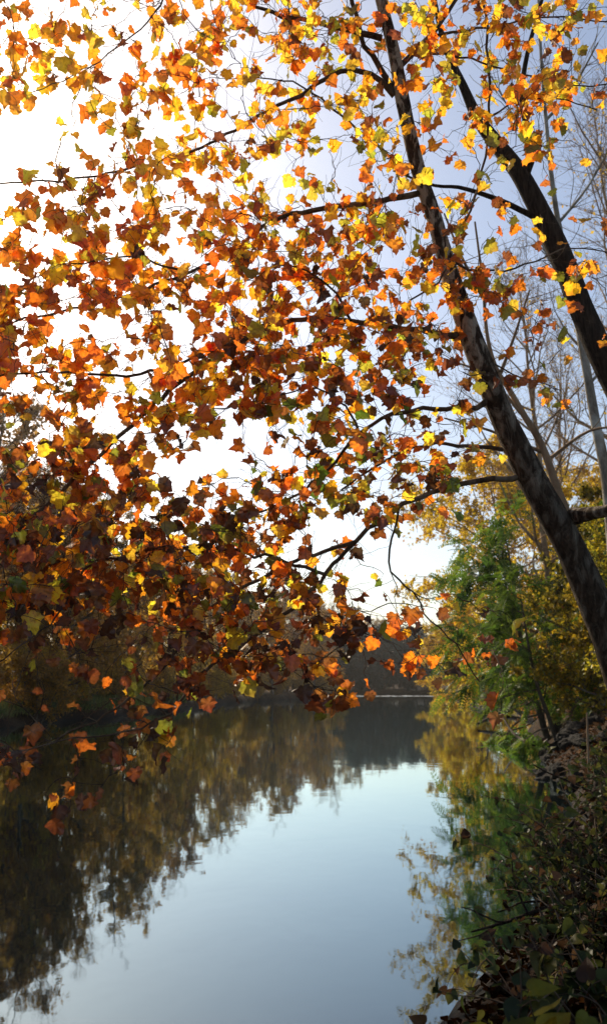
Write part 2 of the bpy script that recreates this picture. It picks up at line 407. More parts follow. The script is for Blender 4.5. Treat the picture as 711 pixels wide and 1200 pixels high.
GRID = """5 4 4 5 6 6 6 6 6 6 5 4
5 5 6 6 4 5 6 4 5 5 6 4
2 3 4 3 4 5 4 3 2 4 4 1
4 5 5 5 7 4 2 4 2 2 1 0
6 7 7 6 8 7 6 7 6 3 2 1
8 8 8 7 7 6 6 6 6 5 3 2
7 7 5 6 8 8 6 6 5 2 2 1
4 5 5 7 8 8 7 6 4 2 3 0
6 6 5 6 5 3 6 7 6 1 0 0
8 8 7 6 5 6 7 6 4 0 0 0
9 9 8 8 8 6 4 5 1 0 0 0
8 7 7 8 8 8 5 5 2 0 0 0
3 3 4 5 7 7 6 4 2 2 0 0
3 3 3 3 3 2 3 1 1 1 0 0
3 3 2 1 0 0 0 0 0 0 0 0
1 1 0 0 0 0 0 0 0 0 0 0"""
GRID = np.array([[int(c) for c in r.split()] for r in GRID.splitlines()])
HOLES = [(258, 530, 40, 24), (225, 545, 20, 18), (470, 640, 55, 30), (395, 615, 30, 22), (500, 690, 30, 20), (60, 330 - 95, 0, 0), (40, 160, 40, 26), (470, 300, 18, 14)]

def leaf_Y(px, py):
    base = 5.9 + 1.7 * np.clip(px, -150, 760) / 711
    return base - 0.5 * np.clip((py - 560) / 260, 0, 1)

# --- trunk of the main tree: (px, py, Y, width px)
MT = [(772, 1040, 7.75, 92), (760, 960, 7.7, 72), (748, 870, 7.65, 62), (728, 790, 7.6, 56), (702, 720, 7.6, 52), (662, 632, 7.55, 48), (628, 570, 7.5, 45), (598, 510, 7.5, 42),
      (573, 450, 7.45, 39), (549, 387, 7.4, 36), (527, 322, 7.4, 30), (508, 255, 7.35, 26), (490, 200, 7.3, 25), (474, 130, 7.3, 24), (463, 70, 7.25, 22), (451, 20, 7.2, 21), (438, -30, 7.2, 19), (415, -110, 7.1, 16), (380, -220, 7.0, 10)]
def pxline(pts, n, slim=1.0):
    """(px,py,Y,width) -> resampled world points and radii"""
    P = np.array([at(p[0], p[1], p[2]) for p in pts]); r = np.array([p[3] * 0.5 * p[2] / F for p in pts])
    Q = resample(P, n, r)
    return Q[:, :3], Q[:, 3] * slim

def bark_colour(mb_, fn):
    V = np.concatenate(mb_.v); C = np.ones((len(V), 4)) * 0.5
    C[:, 0] = fn(V); mb_.c = [C]

def thick_trunk(mb, pts, n, sides, lump=0.06):
    P, r = pxline(pts, n, 0.75)
    # slow lumps along the trunk, in angle and height
    T = norm(np.gradient(P, axis=0)); ref = np.array([0, 1., 0])
    U = norm(ref - (T @ ref)[:, None] * T); W = np.cross(T, U)
    a = np.arange(sides) * 2 * math.pi / sides
    u = np.linspace(0, n / 6, n)[:, None] + np.zeros(sides)[None]; v = (np.cos(a) * 1.7 + 5)[None] + np.zeros(n)[:, None]; v2 = (np.sin(a) * 1.7 + 20)[None] + np.zeros(n)[:, None]
    k = 1 + lump * 2 * (vnoise(u, v) + vnoise(u + 7, v2)) + lump * (vnoise(u * 3, v * 2.5) + vnoise(u * 3 + 9, v2 * 2.5))
    V = P[:, None] + (r[:, None] * k)[..., None] * (np.cos(a)[None, :, None] * U[:, None] + np.sin(a)[None, :, None] * W[:, None])
    i = (np.arange(n - 1) * sides)[:, None]; j = np.arange(sides)[None]; j2 = (j + 1) % sides
    mb.add(V, np.stack([i + j, i + j2, i + sides + j2, i + sides + j], -1).reshape(-1, 4))
    return P, r

def bough_line(pts, w0, w1, Y0, n=None, Yoff=0.0, Yend=None):
    """pts px; depth blends from the parent's depth Y0 to the leaf depth"""
    m = len(pts); out = []
    for i, (x, y) in enumerate(pts):
        u = i / (m - 1); Yl = (Yend if Yend else leaf_Y(x, y) + Yoff)
        Y = Y0 + (Yl - Y0) * (u ** 0.7)
        out.append((x, y, Y, (0.74 - 0.12 * (x < 320 and y < 430)) * (w0 + (w1 - w0) * u ** 0.6)))
    L = sum(math.dist(pts[i], pts[i + 1]) for i in range(m - 1))
    n = n or max(8, int(L / 12))
    P, r = pxline(out, n)
    P[1:] += rng.normal(0, 0.008, (n - 1, 3))
    return P, r

# name of bough -> pixel course, width at start and end, depth at start, owner
BOUGHS = [
    ('m', [(462, 112), (444, 91), (401, 84), (350, 113), (304, 134), (228, 177), (127, 203), (40, 214), (-60, 210)], 13, 3, 7.3, 0.0),
    ('m', [(447, 45), (390, 32), (324, 17), (281, 0), (200, -40), (90, -70)], 12, 4, 7.2, 0.2),
    ('m', [(200, -40), (192, 0), (172, 25), (120, 70), (60, 100), (-40, 130)], 5, 2, 6.3, 0.0),
    ('m', [(462, 108), (440, 70), (425, 48), (415, 10), (390, -50), (340, -120)], 13, 6, 7.3, 0.3),
    ('m', [(478, 205), (430, 160), (368, 111), (330, 95), (270, 90)], 6, 2, 7.3, 0.1),
    ('m', [(508, 240), (492, 227), (441, 236), (360, 248), (314, 262), (268, 298), (218, 320), (142, 348), (66, 366), (0, 380), (-80, 400)], 14, 3, 7.35, 0.1),
    ('m', [(218, 320), (150, 300), (80, 310), (0, 290), (-70, 280)], 5, 2, 6.3, 0.0),
    ('m', [(546, 385), (533, 392), (477, 386), (411, 376), (350, 376), (300, 390), (230, 420), (150, 440), (60, 437), (-50, 445)], 16, 3, 7.4, 0.0),
    ('m', [(300, 390), (212, 447), (167, 487), (132, 518), (86, 563), (46, 600), (0, 640), (-60, 690)], 9, 5, 6.6, -0.2),
    ('m', [(575, 462), (558, 478), (517, 478), (462, 485), (421, 508), (380, 554), (330, 590), (260, 610)], 12, 3, 7.45, 0.0),
    ('m', [(599, 520), (589, 528), (553, 521), (502, 521), (450, 540), (400, 575)], 11, 3, 7.5, 0.3),
    ('m', [(612, 556), (596, 561), (553, 564), (502, 579), (467, 595), (416, 635), (380, 673), (350, 707), (300, 745), (240, 790)], 12, 5, 7.5, 0.0),
    ('m', [(416, 635), (330, 665), (243, 716), (202, 767), (167, 807), (120, 840), (60, 870)], 7, 3, 6.9, -0.1),
    ('m', [(350, 707), (273, 762), (228, 797), (202, 833), (150, 858), (91, 865), (20, 880)], 6, 2, 6.6, -0.2),
    ('m', [(380, 673), (300, 650), (200, 640), (100, 665), (0, 705), (-70, 740)], 6, 3, 6.6, -0.1),
    ('m', [(467, 595), (455, 665), (487, 696), (502, 725), (540, 762), (562, 800)], 4, 2, 6.7, 0.0),
    ('m', [(100, 665), (70, 720), (20, 760), (-40, 800)], 4, 2, 5.9, 0.0),
    ('m', [(421, 508), (400, 470), (360, 455), (300, 470), (250, 480)], 4, 2, 6.6, 0.1),
    ('m', [(411, 376), (380, 330), (330, 310), (290, 330)], 5, 2, 6.6, 0.2),
    ('s', [(470, 76), (502, 43), (530, 6), (560, -40), (620, -90)], 11, 5, 7.3, 0.5),
    ('s', [(480, 62), (540, 66), (600, 84), (680, 100), (740, 95)], 5, 2, 7.3, 0.4),
    ('s', [(562, -60), (568, 0), (573, 137), (563, 203), (538, 280), (515, 330), (480, 350)], 6, 3, 7.6, 0.0),
    ('s', [(520, 300), (560, 318), (610, 312), (670, 290), (730, 300)], 5, 2, 7.4, 0.3),
    ('s', [(545, 385), (570, 420), (600, 438), (640, 450)], 4, 2, 7.4, 0.2),
    ('s', [(502, 43), (580, 30), (650, 20), (740, 30)], 6, 2, 7.4, 0.3),
    ('s', [(573, 137), (600, 120), (650, 115), (700, 130)], 4, 2, 7.6, 0.1),
]
syc = empty('sycamore_tree', at(768, 1030, 7.75), 'large leaning sycamore with mottled bark whose orange leaves hang over the river', 'tree')
SYC_O = np.array(syc.location)
mb = MB()
MTP, MTR = thick_trunk(mb, MT, 150, 28, 0.05)
bark_colour(mb, lambda V: np.clip(0.18 + 0.8 * ss(4.0, 5.6, V[:, 2]) + 0.1 * ss(3.0, 4.2, V[:, 2]), 0, 1))
trunk = mb.build('trunk', M_SYC_BARK, syc, origin=SYC_O)
# right-hand low limb that leaves the frame
nodes, nb, npar = [], [], []        # skeleton nodes: position, bough, parent direction
lines = []
for bi, (own, pts, w0, w1, Y0, yo) in enumerate(BOUGHS):
    P, r = bough_line(pts, w0, w1, Y0, Yoff=yo)
    lines.append([(P, r)])
    d = norm(np.gradient(P, axis=0))
    for k in range(2, len(P)):
        nodes.append(P[k]); nb.append(bi); npar.append(d[k])

# leaf clusters wanted by the density map
att, apx = [], []
for iy in range(-2, GRID.shape[0]):
    for ix in range(-2, GRID.shape[1] + 1):
        c = GRID[min(max(iy, 0), GRID.shape[0] - 1), min(max(ix, 0), 11)] / 10.0
        if iy < 0 or ix < 0 or ix > 11: c *= 0.75
        if c <= 0: continue
        Yc = leaf_Y(ix * 60 + 30, iy * 60 + 30)
        A = 0.40 * (0.091 * F / Yc) ** 2
        lam = -math.log(1 - min(c, 0.86)) * 3600 / A / 2.6 * (0.98 if ix < 6 and iy < 7 else 1.08)
        for _ in range(rng.poisson(lam)):
            x, y = ix * 60 + rng.uniform(0, 60), iy * 60 + rng.uniform(0, 60)
            if any(a > 0 and ((x - hx) / a) ** 2 + ((y - hy) / b) ** 2 < 1 for hx, hy, a, b in HOLES): continue
            Y = leaf_Y(x, y) + rng.normal(0, 0.45)
            att.append(at(x, y, Y)); apx.append((x, y))
att.append(at(20, 905, 5.2)); apx.append((20, 905))
att = np.array(att); apx = np.array(apx)
NP = np.array(nodes); NB = np.array(nb); ND = np.array(npar)
dist0 = np.array([np.min(np.linalg.norm(NP - a, axis=1)) for a in att])
order = np.argsort(dist0)
leafP, leafPx, leafB = [], [], []
twig_leaf = []
for ai in order:
    a = att[ai]
    v = a - NP; dd = np.linalg.norm(v, axis=1)
    cos = (v * ND).sum(1) / np.maximum(dd, 1e-6)
    cost = dd * (1.45 - 0.65 * cos) + 0.02
    k = int(np.argmin(cost)); L = dd[k]
    n = max(4, min(12, int(L / 0.07) + 3))
    t = np.linspace(0, 1, n)[:, None]
    c1 = NP[k] + ND[k] * L * 0.45
    c2 = a + np.array([0, 0, 0.12 * L]) - v[k] * 0.25
    P = (1 - t) ** 3 * NP[k] + 3 * (1 - t) ** 2 * t * c1 + 3 * (1 - t) * t * t * c2 + t ** 3 * a
    P[1:-1] += rng.normal(0, 0.010, (n - 2, 3))
    r = np.linspace(0.0028 + 0.0034 * min(L, 1.2), 0.0019, n)
    bi = NB[k]; lines[bi].append((P, r))
    D = norm(np.gradient(P, axis=0))
    for _t in range(2):
        j0 = int(rng.integers(1, n - 1)); lines[bi].append((wander(P[j0], norm(D[j0] + rng.normal(0, 0.7, 3)), rng.uniform(0.10, 0.34), 6, 0.2, 0.0, rng), np.linspace(0.0019, 0.0011, 6)))
    NP = np.vstack([NP, P[1:]]); NB = np.concatenate([NB, np.full(n - 1, bi)]); ND = np.vstack([ND, D[1:]])
    m = rng.choice([1, 2, 3, 4], p=[.14, .32, .34, .20])
    for q in range(m):
        s = 1.0 if q == 0 else rng.uniform(0.45, 0.98)
        i = min(n - 1, int(s * (n - 1)))
        twig_leaf.append((P[i], D[i], bi, apx[ai][0], apx[ai][1], q))

sec = empty('leaning_tree', at(790, 640, 9.4), 'dark smooth leaning tree trunk crossing the upper right behind the sycamore', 'tree')
by_bough = {}
for tl in twig_leaf: by_bough.setdefault(tl[2], []).append(tl)
for bi, (own, *_rest) in enumerate(BOUGHS):
    mb = MB()
    tubes(mb, [lines[bi][0]], 9, 0.03)
    fine = lines[bi][1:]
    if fine: tubes(mb, fine, 4)
    lv = by_bough.get(bi, [])
    pet = []
    if lv:
        base = np.array([l[0] for l in lv]); tw = np.array([l[1] for l in lv]); n = len(lv)
        side = norm(rng.normal(size=(n, 3)))
        pd = norm(tw * 0.5 + side * 0.9 + np.array([0, 0, -0.35]))
        pl = rng.uniform(0.025, 0.065, n)[:, None]
        tip = base + pd * pl + np.array([0, 0, -0.008])
        for i in range(n): pet.append((np.array([base[i], base[i] + pd[i] * pl[i] * 0.5 + [0, 0, 0.004], tip[i]]), np.array([0.0018, 0.0014, 0.0016])))
        tubes(mb, pet, 3)
    b = mb.build('bough', M_TWIG, syc, origin=SYC_O)
    if lv:
        px = np.array([(l[3], l[4]) for l in lv])
        names = []
        for x, y in px:
            zc = ZONES[zone(x + rng.normal(0, 45), y + rng.normal(0, 40))]
            ks = list(zc); p = np.array([zc[k] for k in ks], float); names.append(rng.choice(ks, p=p / p.sum()))
        C = np.array([PAL[k] for k in names]); dry = np.array([DRY[k] for k in names]) * rng.uniform(0.5, 1.1, n)
        C[:, :3] *= rng.uniform(0.75, 1.2, (n, 1)); C[:, 1] *= rng.uniform(0.82, 1.2, n); C = np.clip(C, 0, 0.95)
        D = norm(pd * 0.7 + rng.normal(0, 0.45, (n, 3)) + np.array([0, 0, -0.55]))
        N = norm(rng.normal(size=(n, 3)) * np.array([0.8, 0.9, 0.7]) - 0.75 * SUN_DIR * np.clip((900 - px[:, 1:2]) / 600, 0.1, 1))
        size = rng.choice([1, 0.72], n, p=[.7, .3]) * rng.uniform(0.068, 0.122, n)
        fm = MB(); syc_leaves(fm, tip, D, N, size, C, np.clip(dry, 0, 1))
        f = fm.build('foliage', M_SYC_LEAF, b, origin=SYC_O)
mb = MB(); tubes(mb, [pxline([(672, 605, 7.5, 22), (690, 602, 7.3, 17), (715, 597, 7.1, 14), (780, 575, 6.8, 10), (860, 560, 6.6, 5)], 16)], 10, 0.03)
mb.build('bough', M_SYC_BARK, syc, origin=SYC_O)

# --- second, dark trunk
O2 = np.array(sec.location); O2[2] = float(ground_h(O2[0], O2[1])); sec.location = tuple(O2)
mb = MB()
thick_trunk(mb, [(905, 850, 9.6, 58.1), (850, 735, 9.5, 52.8), (790, 600, 9.4, 48.4), (745, 500, 9.4, 44.9), (706, 420, 9.3, 42.2), (684, 370, 9.3, 40.5), (656, 298, 9.25, 37.8), (626, 236, 9.2, 33.4), (606, 200, 9.2, 29.9), (584, 172, 9.2, 26.4), (560, 140, 9.15, 21.1), (542, 100, 9.1, 15.0), (520, 50, 9.1, 10.6), (505, -20, 9.0, 7.0), (495, -80, 9, 4.4)], 120, 24, 0.04)
mb.build('trunk', M_DARK_BARK, sec, origin=O2)
mb = MB()
tubes(mb, [pxline([(607, 208, 9.2, 17), (619, 195, 9.15, 13), (620, 172, 9.1, 11), (616, 145, 9.1, 9), (611, 110, 9.1, 7), (618, 60, 9.0, 6), (640, -20, 9, 4)], 24)], 10, 0.03)
mb.build('limb', M_DARK_BARK, sec, origin=O2)
mb = MB()
tubes(mb, [pxline([(640, 262, 9.25, 8), (588, 236, 9.2, 7), (540, 220, 9.1, 5), (507, 217, 9.0, 4), (460, 200, 8.9, 2)], 20)], 7, 0.03)
mb.build('limb', M_DARK_BARK, sec, origin=O2)

# ------------------------------------------------------------------ generic tree builder
def rand_dir(n, rg): return norm(rg.normal(size=(n, 3)))
def make_tree(seed, H, r0, cb=0.35, spread=0.35, nl=14, ns=6, nt=5, up=0.08, lean=(0, 0), elev=(15, 60), lpt=10, lsize=0.14, pal=None, lspread=0.35,
              tip_bare=0.0, bias=(0, 0), stems=1, twig_r=0.006, fill=1.0, wob=0.05, trans=0.5):
    rg = np.random.default_rng(seed)
    trunk, fine, LP, LD = [], [], [], []
    for st in range(stems):
        b = np.array([rg.normal(0, 0.35), rg.normal(0, 0.35), -0.4]) if stems > 1 else np.array([0, 0, -0.4])
        az0 = rg.uniform(0, 6.3); h = H * (1 if st == 0 else rg.uniform(0.6, 0.95))
        d0 = norm(np.array([lean[0] + (0.22 * math.cos(az0) if stems > 1 else 0), lean[1] + (0.22 * math.sin(az0) if stems > 1 else 0), 1.0]))
        T = wander(b, d0, h + 0.4, 16, wob, 0.03, rg)
        rr = r0 * (1 if st == 0 else 0.7) * (1 - np.linspace(0, 1, 16)) ** 0.75 + 0.008; rr[0] *= 1.35
        trunk.append((T, rr))
        for k in range(nl):
            f = cb + (1 - cb) * ((k + rg.random()) / nl) ** 0.9; f = min(f, 0.98)
            q = f * 15; i = int(q); p = T[i] + (T[min(i + 1, 15)] - T[i]) * (q - i)
            az = k * 2.4 + rg.normal(0, 0.4); el = R(rg.uniform(*elev)) * (0.6 + 0.6 * f)
            d = norm(np.array([math.cos(az) * math.cos(el) + bias[0], math.sin(az) * math.cos(el) + bias[1], math.sin(el)]))
            L = H * spread * (0.45 + 0.75 * math.sin(math.pi * min(1, 0.25 + 0.75 * (f - cb) / (1 - cb)))) * rg.uniform(0.7, 1.15)
            P = wander(p, d, L, 8, 0.13, up, rg); r = np.interp(q, np.arange(16), rr) * 0.62 * (1 - np.linspace(0, 0.9, 8))
            trunk.append((P, np.maximum(r, twig_r)))
            for s in range(ns):
                g = rg.uniform(0.25, 1.0); j = min(6, int(g * 7)); p2 = P[j]
                d2 = norm(norm(P[j + 1] - P[j]) + rg.normal(0, 0.6, 3)); L2 = L * rg.uniform(0.22, 0.5) * (1.2 - 0.5 * g)
                P2 = wander(p2, d2, L2, 6, 0.16, up * 0.8, rg); r2 = max(r[j] * 0.55, twig_r) * (1 - np.linspace(0, 0.7, 6))
                fine.append((P2, np.maximum(r2, twig_r * 0.7)))
                for t in range(nt):
                    j3 = rg.integers(1, 5); d3 = norm(norm(P2[j3 + 1] - P2[j3]) + rg.normal(0, 0.65, 3)); L3 = L2 * rg.uniform(0.3, 0.7)
                    P3 = wander(P2[j3], d3, L3, 4, 0.18, up * 0.5, rg); fine.append((P3, np.linspace(twig_r * 0.8, twig_r * 0.45, 4)))
                    if rg.random() < fill and P3[-1][2] < H * (1 - tip_bare * rg.uniform(0.6, 1.2)):
                        m = rg.poisson(lpt)
                        u = rg.random((m, 1)); seg = P3[rg.integers(0, 3, m)]
                        LP.append(seg + (P3[-1] - P3[0]) * 0.3 * u + rg.normal(0, lspread * 0.3, (m, 3)))
                        LD.append(np.tile(d3, (m, 1)))
    res = dict(trunk=trunk, fine=fine)
    if LP and pal is not None:
        LP = np.concatenate(LP); n = len(LP)
        LD = norm(np.concatenate(LD) * 0.4 + rg.normal(0, 0.7, (n, 3)) + np.array([0, 0, -0.4]))
        pc = np.array([p[:3] for p in pal]); pw = np.array([p[3] for p in pal], float)
        # colour in clumps: neighbouring leaves lean to the same tone
        cl = vnoise(LP[:, 0] * 0.6 + 10, LP[:, 2] * 0.6 + LP[:, 1] * 0.35 + 10) + 0.5
        u = np.clip(0.55 * rg.random(n) + 0.45 * cl, 0, 0.999); cum = np.cumsum(pw) / pw.sum()
        C = np.ones((n, 4)); C[:, :3] = pc[np.minimum(np.searchsorted(cum, u), len(pc) - 1)] * rg.uniform(0.5, 1.3, (n, 1)); C[:, 3] = trans
        res['leaf'] = (LP, LD, rg.normal(size=(n, 3)) + np.array([0, 0, 0.5]), rg.uniform(0.7, 1.25, n) * lsize, np.clip(C, 0, 0.95))
    return res
def build_tree(name, res, loc, label, cat, group, bark, leafm=None, rz=0.0, sides=6, width=0.34):
    root = empty(name, loc, label, cat, group); root.rotation_euler = (0, 0, rz)
    mb = MB(); tubes(mb, res['trunk'], sides, 0.03)
    if res['fine']: tubes(mb, res['fine'], 3)
    mb.build('trunk', bark, root)
    if 'leaf' in res:
        fm = MB(); rhomb_leaves(fm, *res['leaf'], width=width); fm.build('crown', leafm or M_LEAF, root)
    return root
def gpos(x, y): return (x, y, float(ground_h(x, y)) - 0.05)

P_BROWN = [(0.14, 0.06, 0.016, 3), (0.30, 0.12, 0.02, 3), (0.44, 0.21, 0.025, 3), (0.24, 0.17, 0.025, 2)]
P_OCHRE = [(0.20, 0.13, 0.014, 3), (0.44, 0.24, 0.018, 4), (0.62, 0.33, 0.02, 3), (0.42, 0.14, 0.02, 2)]
P_YELLOW = [(0.25, 0.17, 0.015, 2), (0.64, 0.38, 0.015, 4), (0.82, 0.51, 0.02, 4), (0.65, 0.25, 0.015, 2)]
P_YGREEN = [(0.03, 0.05, 0.01, 3), (0.12, 0.12, 0.012, 3), (0.34, 0.27, 0.012, 5), (0.62, 0.42, 0.015, 4), (0.40, 0.16, 0.015, 1)]
P_ORANGE = [(0.30, 0.20, 0.02, 2), (0.52, 0.28, 0.03, 3), (0.55, 0.20, 0.025, 3), (0.36, 0.14, 0.025, 2)]
P_FARSHADE = [(0.010, 0.026, 0.022, 4), (0.016, 0.036, 0.028, 3), (0.035, 0.04, 0.02, 2)]  # shadow of the far row is put into these dark bluish leaf colours
P_FARBROWN = [(0.22, 0.11, 0.04, 3), (0.32, 0.16, 0.04, 3), (0.42, 0.26, 0.05, 2), (0.14, 0.11, 0.04, 2)]
P_GREEN = [(0.05, 0.11, 0.01, 3), (0.09, 0.17, 0.012, 3), (0.17, 0.24, 0.015, 2)]

# ------------------------------------------------------------------ left bank wood
GL = 'trees of the shaded wood along the left bank'
LB = 'slender brown leaved tree with bare top twigs in the left bank wood'
LO = 'ochre leaved tree with forked dark trunk in the left bank wood'
LN = 'leafless twiggy grey tree rising among the left bank wood'
protoA = build_tree('riverside_tree', make_tree(1, 20, 0.22, cb=0.27, spread=0.24, nl=24, ns=8, nt=5, lpt=12, lsize=0.29, pal=P_BROWN, tip_bare=0.12, elev=(10, 62), fill=0.95), gpos(-19, 49), LB, 'tree', GL + ', brown', M_FOREST_BARK)
protoB = build_tree('riverside_tree', make_tree(2, 18, 0.20, cb=0.08, spread=0.28, nl=20, ns=8, nt=5, lpt=12, lsize=0.28, pal=P_OCHRE, tip_bare=0.12, stems=2, elev=(5, 58), fill=0.9), gpos(-16, 60), LO, 'tree', GL + ', ochre', M_FOREST_BARK)
protoC = build_tree('bare_tree', make_tree(3, 21, 0.20, cb=0.3, spread=0.22, nl=20, ns=8, nt=8, lpt=2, lsize=0.2, pal=P_BROWN, tip_bare=0.3, elev=(35, 70), fill=0.4, twig_r=0.011), gpos(-22, 54), LN, 'tree', GL + ', leafless', M_TAN_BARK)
spots = []
for Y in (12, 17, 21, 26, 30, 35, 40, 44, 53, 58, 64, 70, 77, 85, 94, 104, 114, 124, 135, 146, 158, 170, 182, 196):
    spots.append((Y + rng.uniform(-2, 2), rng.uniform(1.8, 4.5)))
for Y in (22, 30, 36, 41, 46, 50, 55, 60, 66, 71, 76, 82, 89, 96, 103, 110, 118, 126, 134, 143, 152, 160, 170, 180, 190): spots.append((Y + rng.uniform(-3, 3), rng.uniform(8, 15)))
for Y in (40, 50, 58, 66, 75, 85, 96, 108, 120, 134, 150, 165, 180, 195): spots.append((Y + rng.uniform(-3, 3), rng.uniform(17, 30)))
for i, (Y, off) in enumerate(spots):
    x = float(XL(Y)) - off
    pr = [protoA, protoB, protoC, protoA, protoB][i % 5] if off < 17 else [protoC, protoA][i % 2]
    s = rng.uniform(0.78, 1.0) * (1.0 if Y > 55 else 0.88)
    if Y > 120: s *= 1.05
    dup(pr, gpos(x, Y), rng.uniform(0, 6.28), (s * 0.95, s * 0.95, s * rng.uniform(0.92, 1.08)))

LT = 'very tall leafy tree added unseen on the left bank to cast shade'
for x, Y, k in ((-19, 25, 1.3), (-22, 30, 1.45), (-18.5, 35, 1.25), (-26, 27, 1.4)):  # out-of-view trees, added to shade the low leaves and near bank
    dup(protoA, gpos(x, Y), Y * 1.7, (k, k, k * 0.95), LT, 'tall trees added out of view for shade')
SH = 'low ochre bush at the foot of the left bank trees'
bushA = build_tree('shrub', make_tree(8, 3.6, 0.05, cb=0.05, spread=0.45, nl=12, ns=6, nt=5, lpt=9, lsize=0.14, pal=P_OCHRE, stems=4, elev=(5, 60), lspread=0.3), gpos(-15.2, 52), SH, 'bush', 'bushes along the left bank', M_FOREST_BARK)
for i, Y in enumerate(np.concatenate([np.linspace(24, 110, 26), np.linspace(113, 200, 24)])):
    dup(bushA, gpos(float(XL(Y)) - (rng.uniform(0.6, 3.0) if i % 2 else rng.uniform(3, 9)), Y), rng.uniform(0, 6.28), rng.uniform(0.55, 1.2) * (1 if Y < 110 else 1.3))

# grass on the left bank
mb = MB(); n = 16000
Yg = rng.uniform(30, 95, n); Xg = XL(Yg) - np.abs(rng.normal(0.5, 2.2, n)) - 0.4
Zg = ground_h(Xg, Yg); Pg = np.stack([Xg, Yg, Zg - 0.02], 1)
Cg = np.ones((n, 4)) * 0.5; Cg[:, :3] = np.array([0.09, 0.12, 0.02]) * rng.uniform(0.5, 1.6, (n, 1)); Cg[:, 0] *= rng.uniform(0.8, 1.6, n)
rhomb_leaves(mb, Pg, rng.normal(0, 0.35, (n, 3)) + [0, 0, 1], rng.normal(size=(n, 3)), rng.uniform(0.25, 0.6, n), Cg, width=0.06, fold=0.02)
gr = mb.build('bank_grass', M_LEAF); tag(gr, 'sparse yellow green grass growing along the left bank', 'grass', kind='stuff')

# ------------------------------------------------------------------ far end of the river
GF = 'trees of the far wood closing the river'
farA = build_tree('far_tree', make_tree(21, 15, 0.2, cb=0.0, spread=0.34, nl=22, ns=6, nt=4, lpt=14, lsize=0.6, pal=P_FARSHADE, elev=(5, 55), lspread=0.9, twig_r=0.02), gpos(13, 227), 'far water edge tree with shade put into its dark bluish green leaves', 'tree', GF + ', shadowed row', M_FOREST_BARK)
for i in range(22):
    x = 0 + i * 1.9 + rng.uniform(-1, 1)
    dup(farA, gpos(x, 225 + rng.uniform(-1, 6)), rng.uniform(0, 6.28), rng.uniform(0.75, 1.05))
farB = build_tree('far_tree', make_tree(22, 18, 0.25, cb=0.08, spread=0.28, nl=16, ns=6, nt=4, lpt=9, lsize=0.45, pal=P_FARBROWN, elev=(20, 60), lspread=0.8, twig_r=0.03), gpos(20, 262), 'hazy brown autumn tree on the slope beyond the far water edge', 'tree', GF + ', brown slope', M_FOREST_BARK)
for i in range(40):
    x = -45 + i * 3.0 + rng.uniform(-2, 2); y = 246 + rng.uniform(-6, 55)
    dup(farB, gpos(x, y), rng.uniform(0, 6.28), rng.uniform(0.8, 1.1) * (1.12 if x < 22 else 0.95))

# ------------------------------------------------------------------ right bank trees
tA = build_tree('yellow_tree', make_tree(31, 11, 0.16, cb=0.0, spread=0.42, nl=22, ns=8, nt=5, lpt=18, lsize=0.25, pal=P_YELLOW, elev=(-5, 55), lspread=0.32, lean=(-0.35, 0), bias=(-0.5, 0), up=0.03), gpos(22.5, 118), 'golden yellow tree overhanging the water farthest along the right bank', 'tree', None, M_FOREST_BARK)
dup(tA, gpos(19.2, 92), 0.5, 1.05, 'second golden tree overhanging the right bank nearer than the farthest one')
dup(tA, gpos(25, 150), -0.4, 1.05, 'small golden tree at the far right corner of the river')
dup(tA, gpos(34, 130), 0.3, 1.25, 'tall golden tree set back behind the overhanging right bank trees')
tO = build_tree('orange_tree', make_tree(32, 8.5, 0.13, cb=0.0, spread=0.42, nl=20, ns=8, nt=5, lpt=17, lsize=0.19, pal=P_ORANGE, elev=(0, 50), lspread=0.4, lean=(-0.2, 0), bias=(-0.35, 0), up=0.02), gpos(19, 66), 'low orange tree leaning to the water on the right bank', 'tree', None, M_FOREST_BARK)
dup(tO, gpos(21.5, 80), 0.8, 0.8, 'small orange tree beside the low orange one on the right bank')
dup(tO, gpos(14.2, 47), 0.3, 0.62, 'small orange tree close to the rock pile on the right bank')
dup(tO, gpos(10.9, 37.5), 2.2, 0.36, 'knee high orange bush at the waterline right after the rock pile')
dup(tO, gpos(12.3, 42.5), 3.9, 0.42, 'small rounded orange bush on the bare bank beside the drooping green fronds')
dup(tO, gpos(10.6, 33.5), 5.0, 0.30, 'smallest orange bush, low on the bank just above the rocks')
dup(tO, gpos(25.5, 100), 1.4, 0.7, 'small orange tree between the two overhanging golden trees')
tY = build_tree('yellow_tree', make_tree(33, 15, 0.17, cb=0.06, spread=0.42, nl=22, ns=8, nt=5, lpt=17, lsize=0.21, pal=P_YELLOW, elev=(-5, 50), lspread=0.35, lean=(-0.15, 0), bias=(-0.45, 0), up=0.03), gpos(14.6, 55), 'tall open yellow tree reaching thin branches left over the river', 'tree', None, M_TAN_BARK)
dup(tY, gpos(11.8, 42), 0.4, 0.85, 'open yellow tree between the green frond tree and the tall yellow one')
dup(tY, gpos(21, 60), -0.6, 1.1, 'tall yellow tree behind on the right slope')
BG = build_tree('bushy_tree', make_tree(34, 6.5, 0.10, cb=0.02, spread=0.42, nl=18, ns=8, nt=6, lpt=19, lsize=0.13, pal=P_YGREEN, elev=(-10, 60), lspread=0.16, stems=2, bias=(-0.25, -0.1)), gpos(9.2, 25), 'yellow green bushy tree on the right bank behind the sycamore trunk', 'tree', None, M_FOREST_BARK)
dup(BG, gpos(8.2, 19.5), 1.0, 0.72, 'low yellow green bush nearest the sycamore trunk on the right bank')
dup(BG, gpos(11.8, 31), 2.0, 1.05, 'tall yellow green bush beside the green frond tree')
dup(BG, gpos(10.8, 20.5), 4.2, 0.95, 'yellow green bush at the right edge behind the sycamore trunk')
dup(BG, gpos(14.2, 37), 3.1, 1.0, 'yellow green bush farther up the right slope')
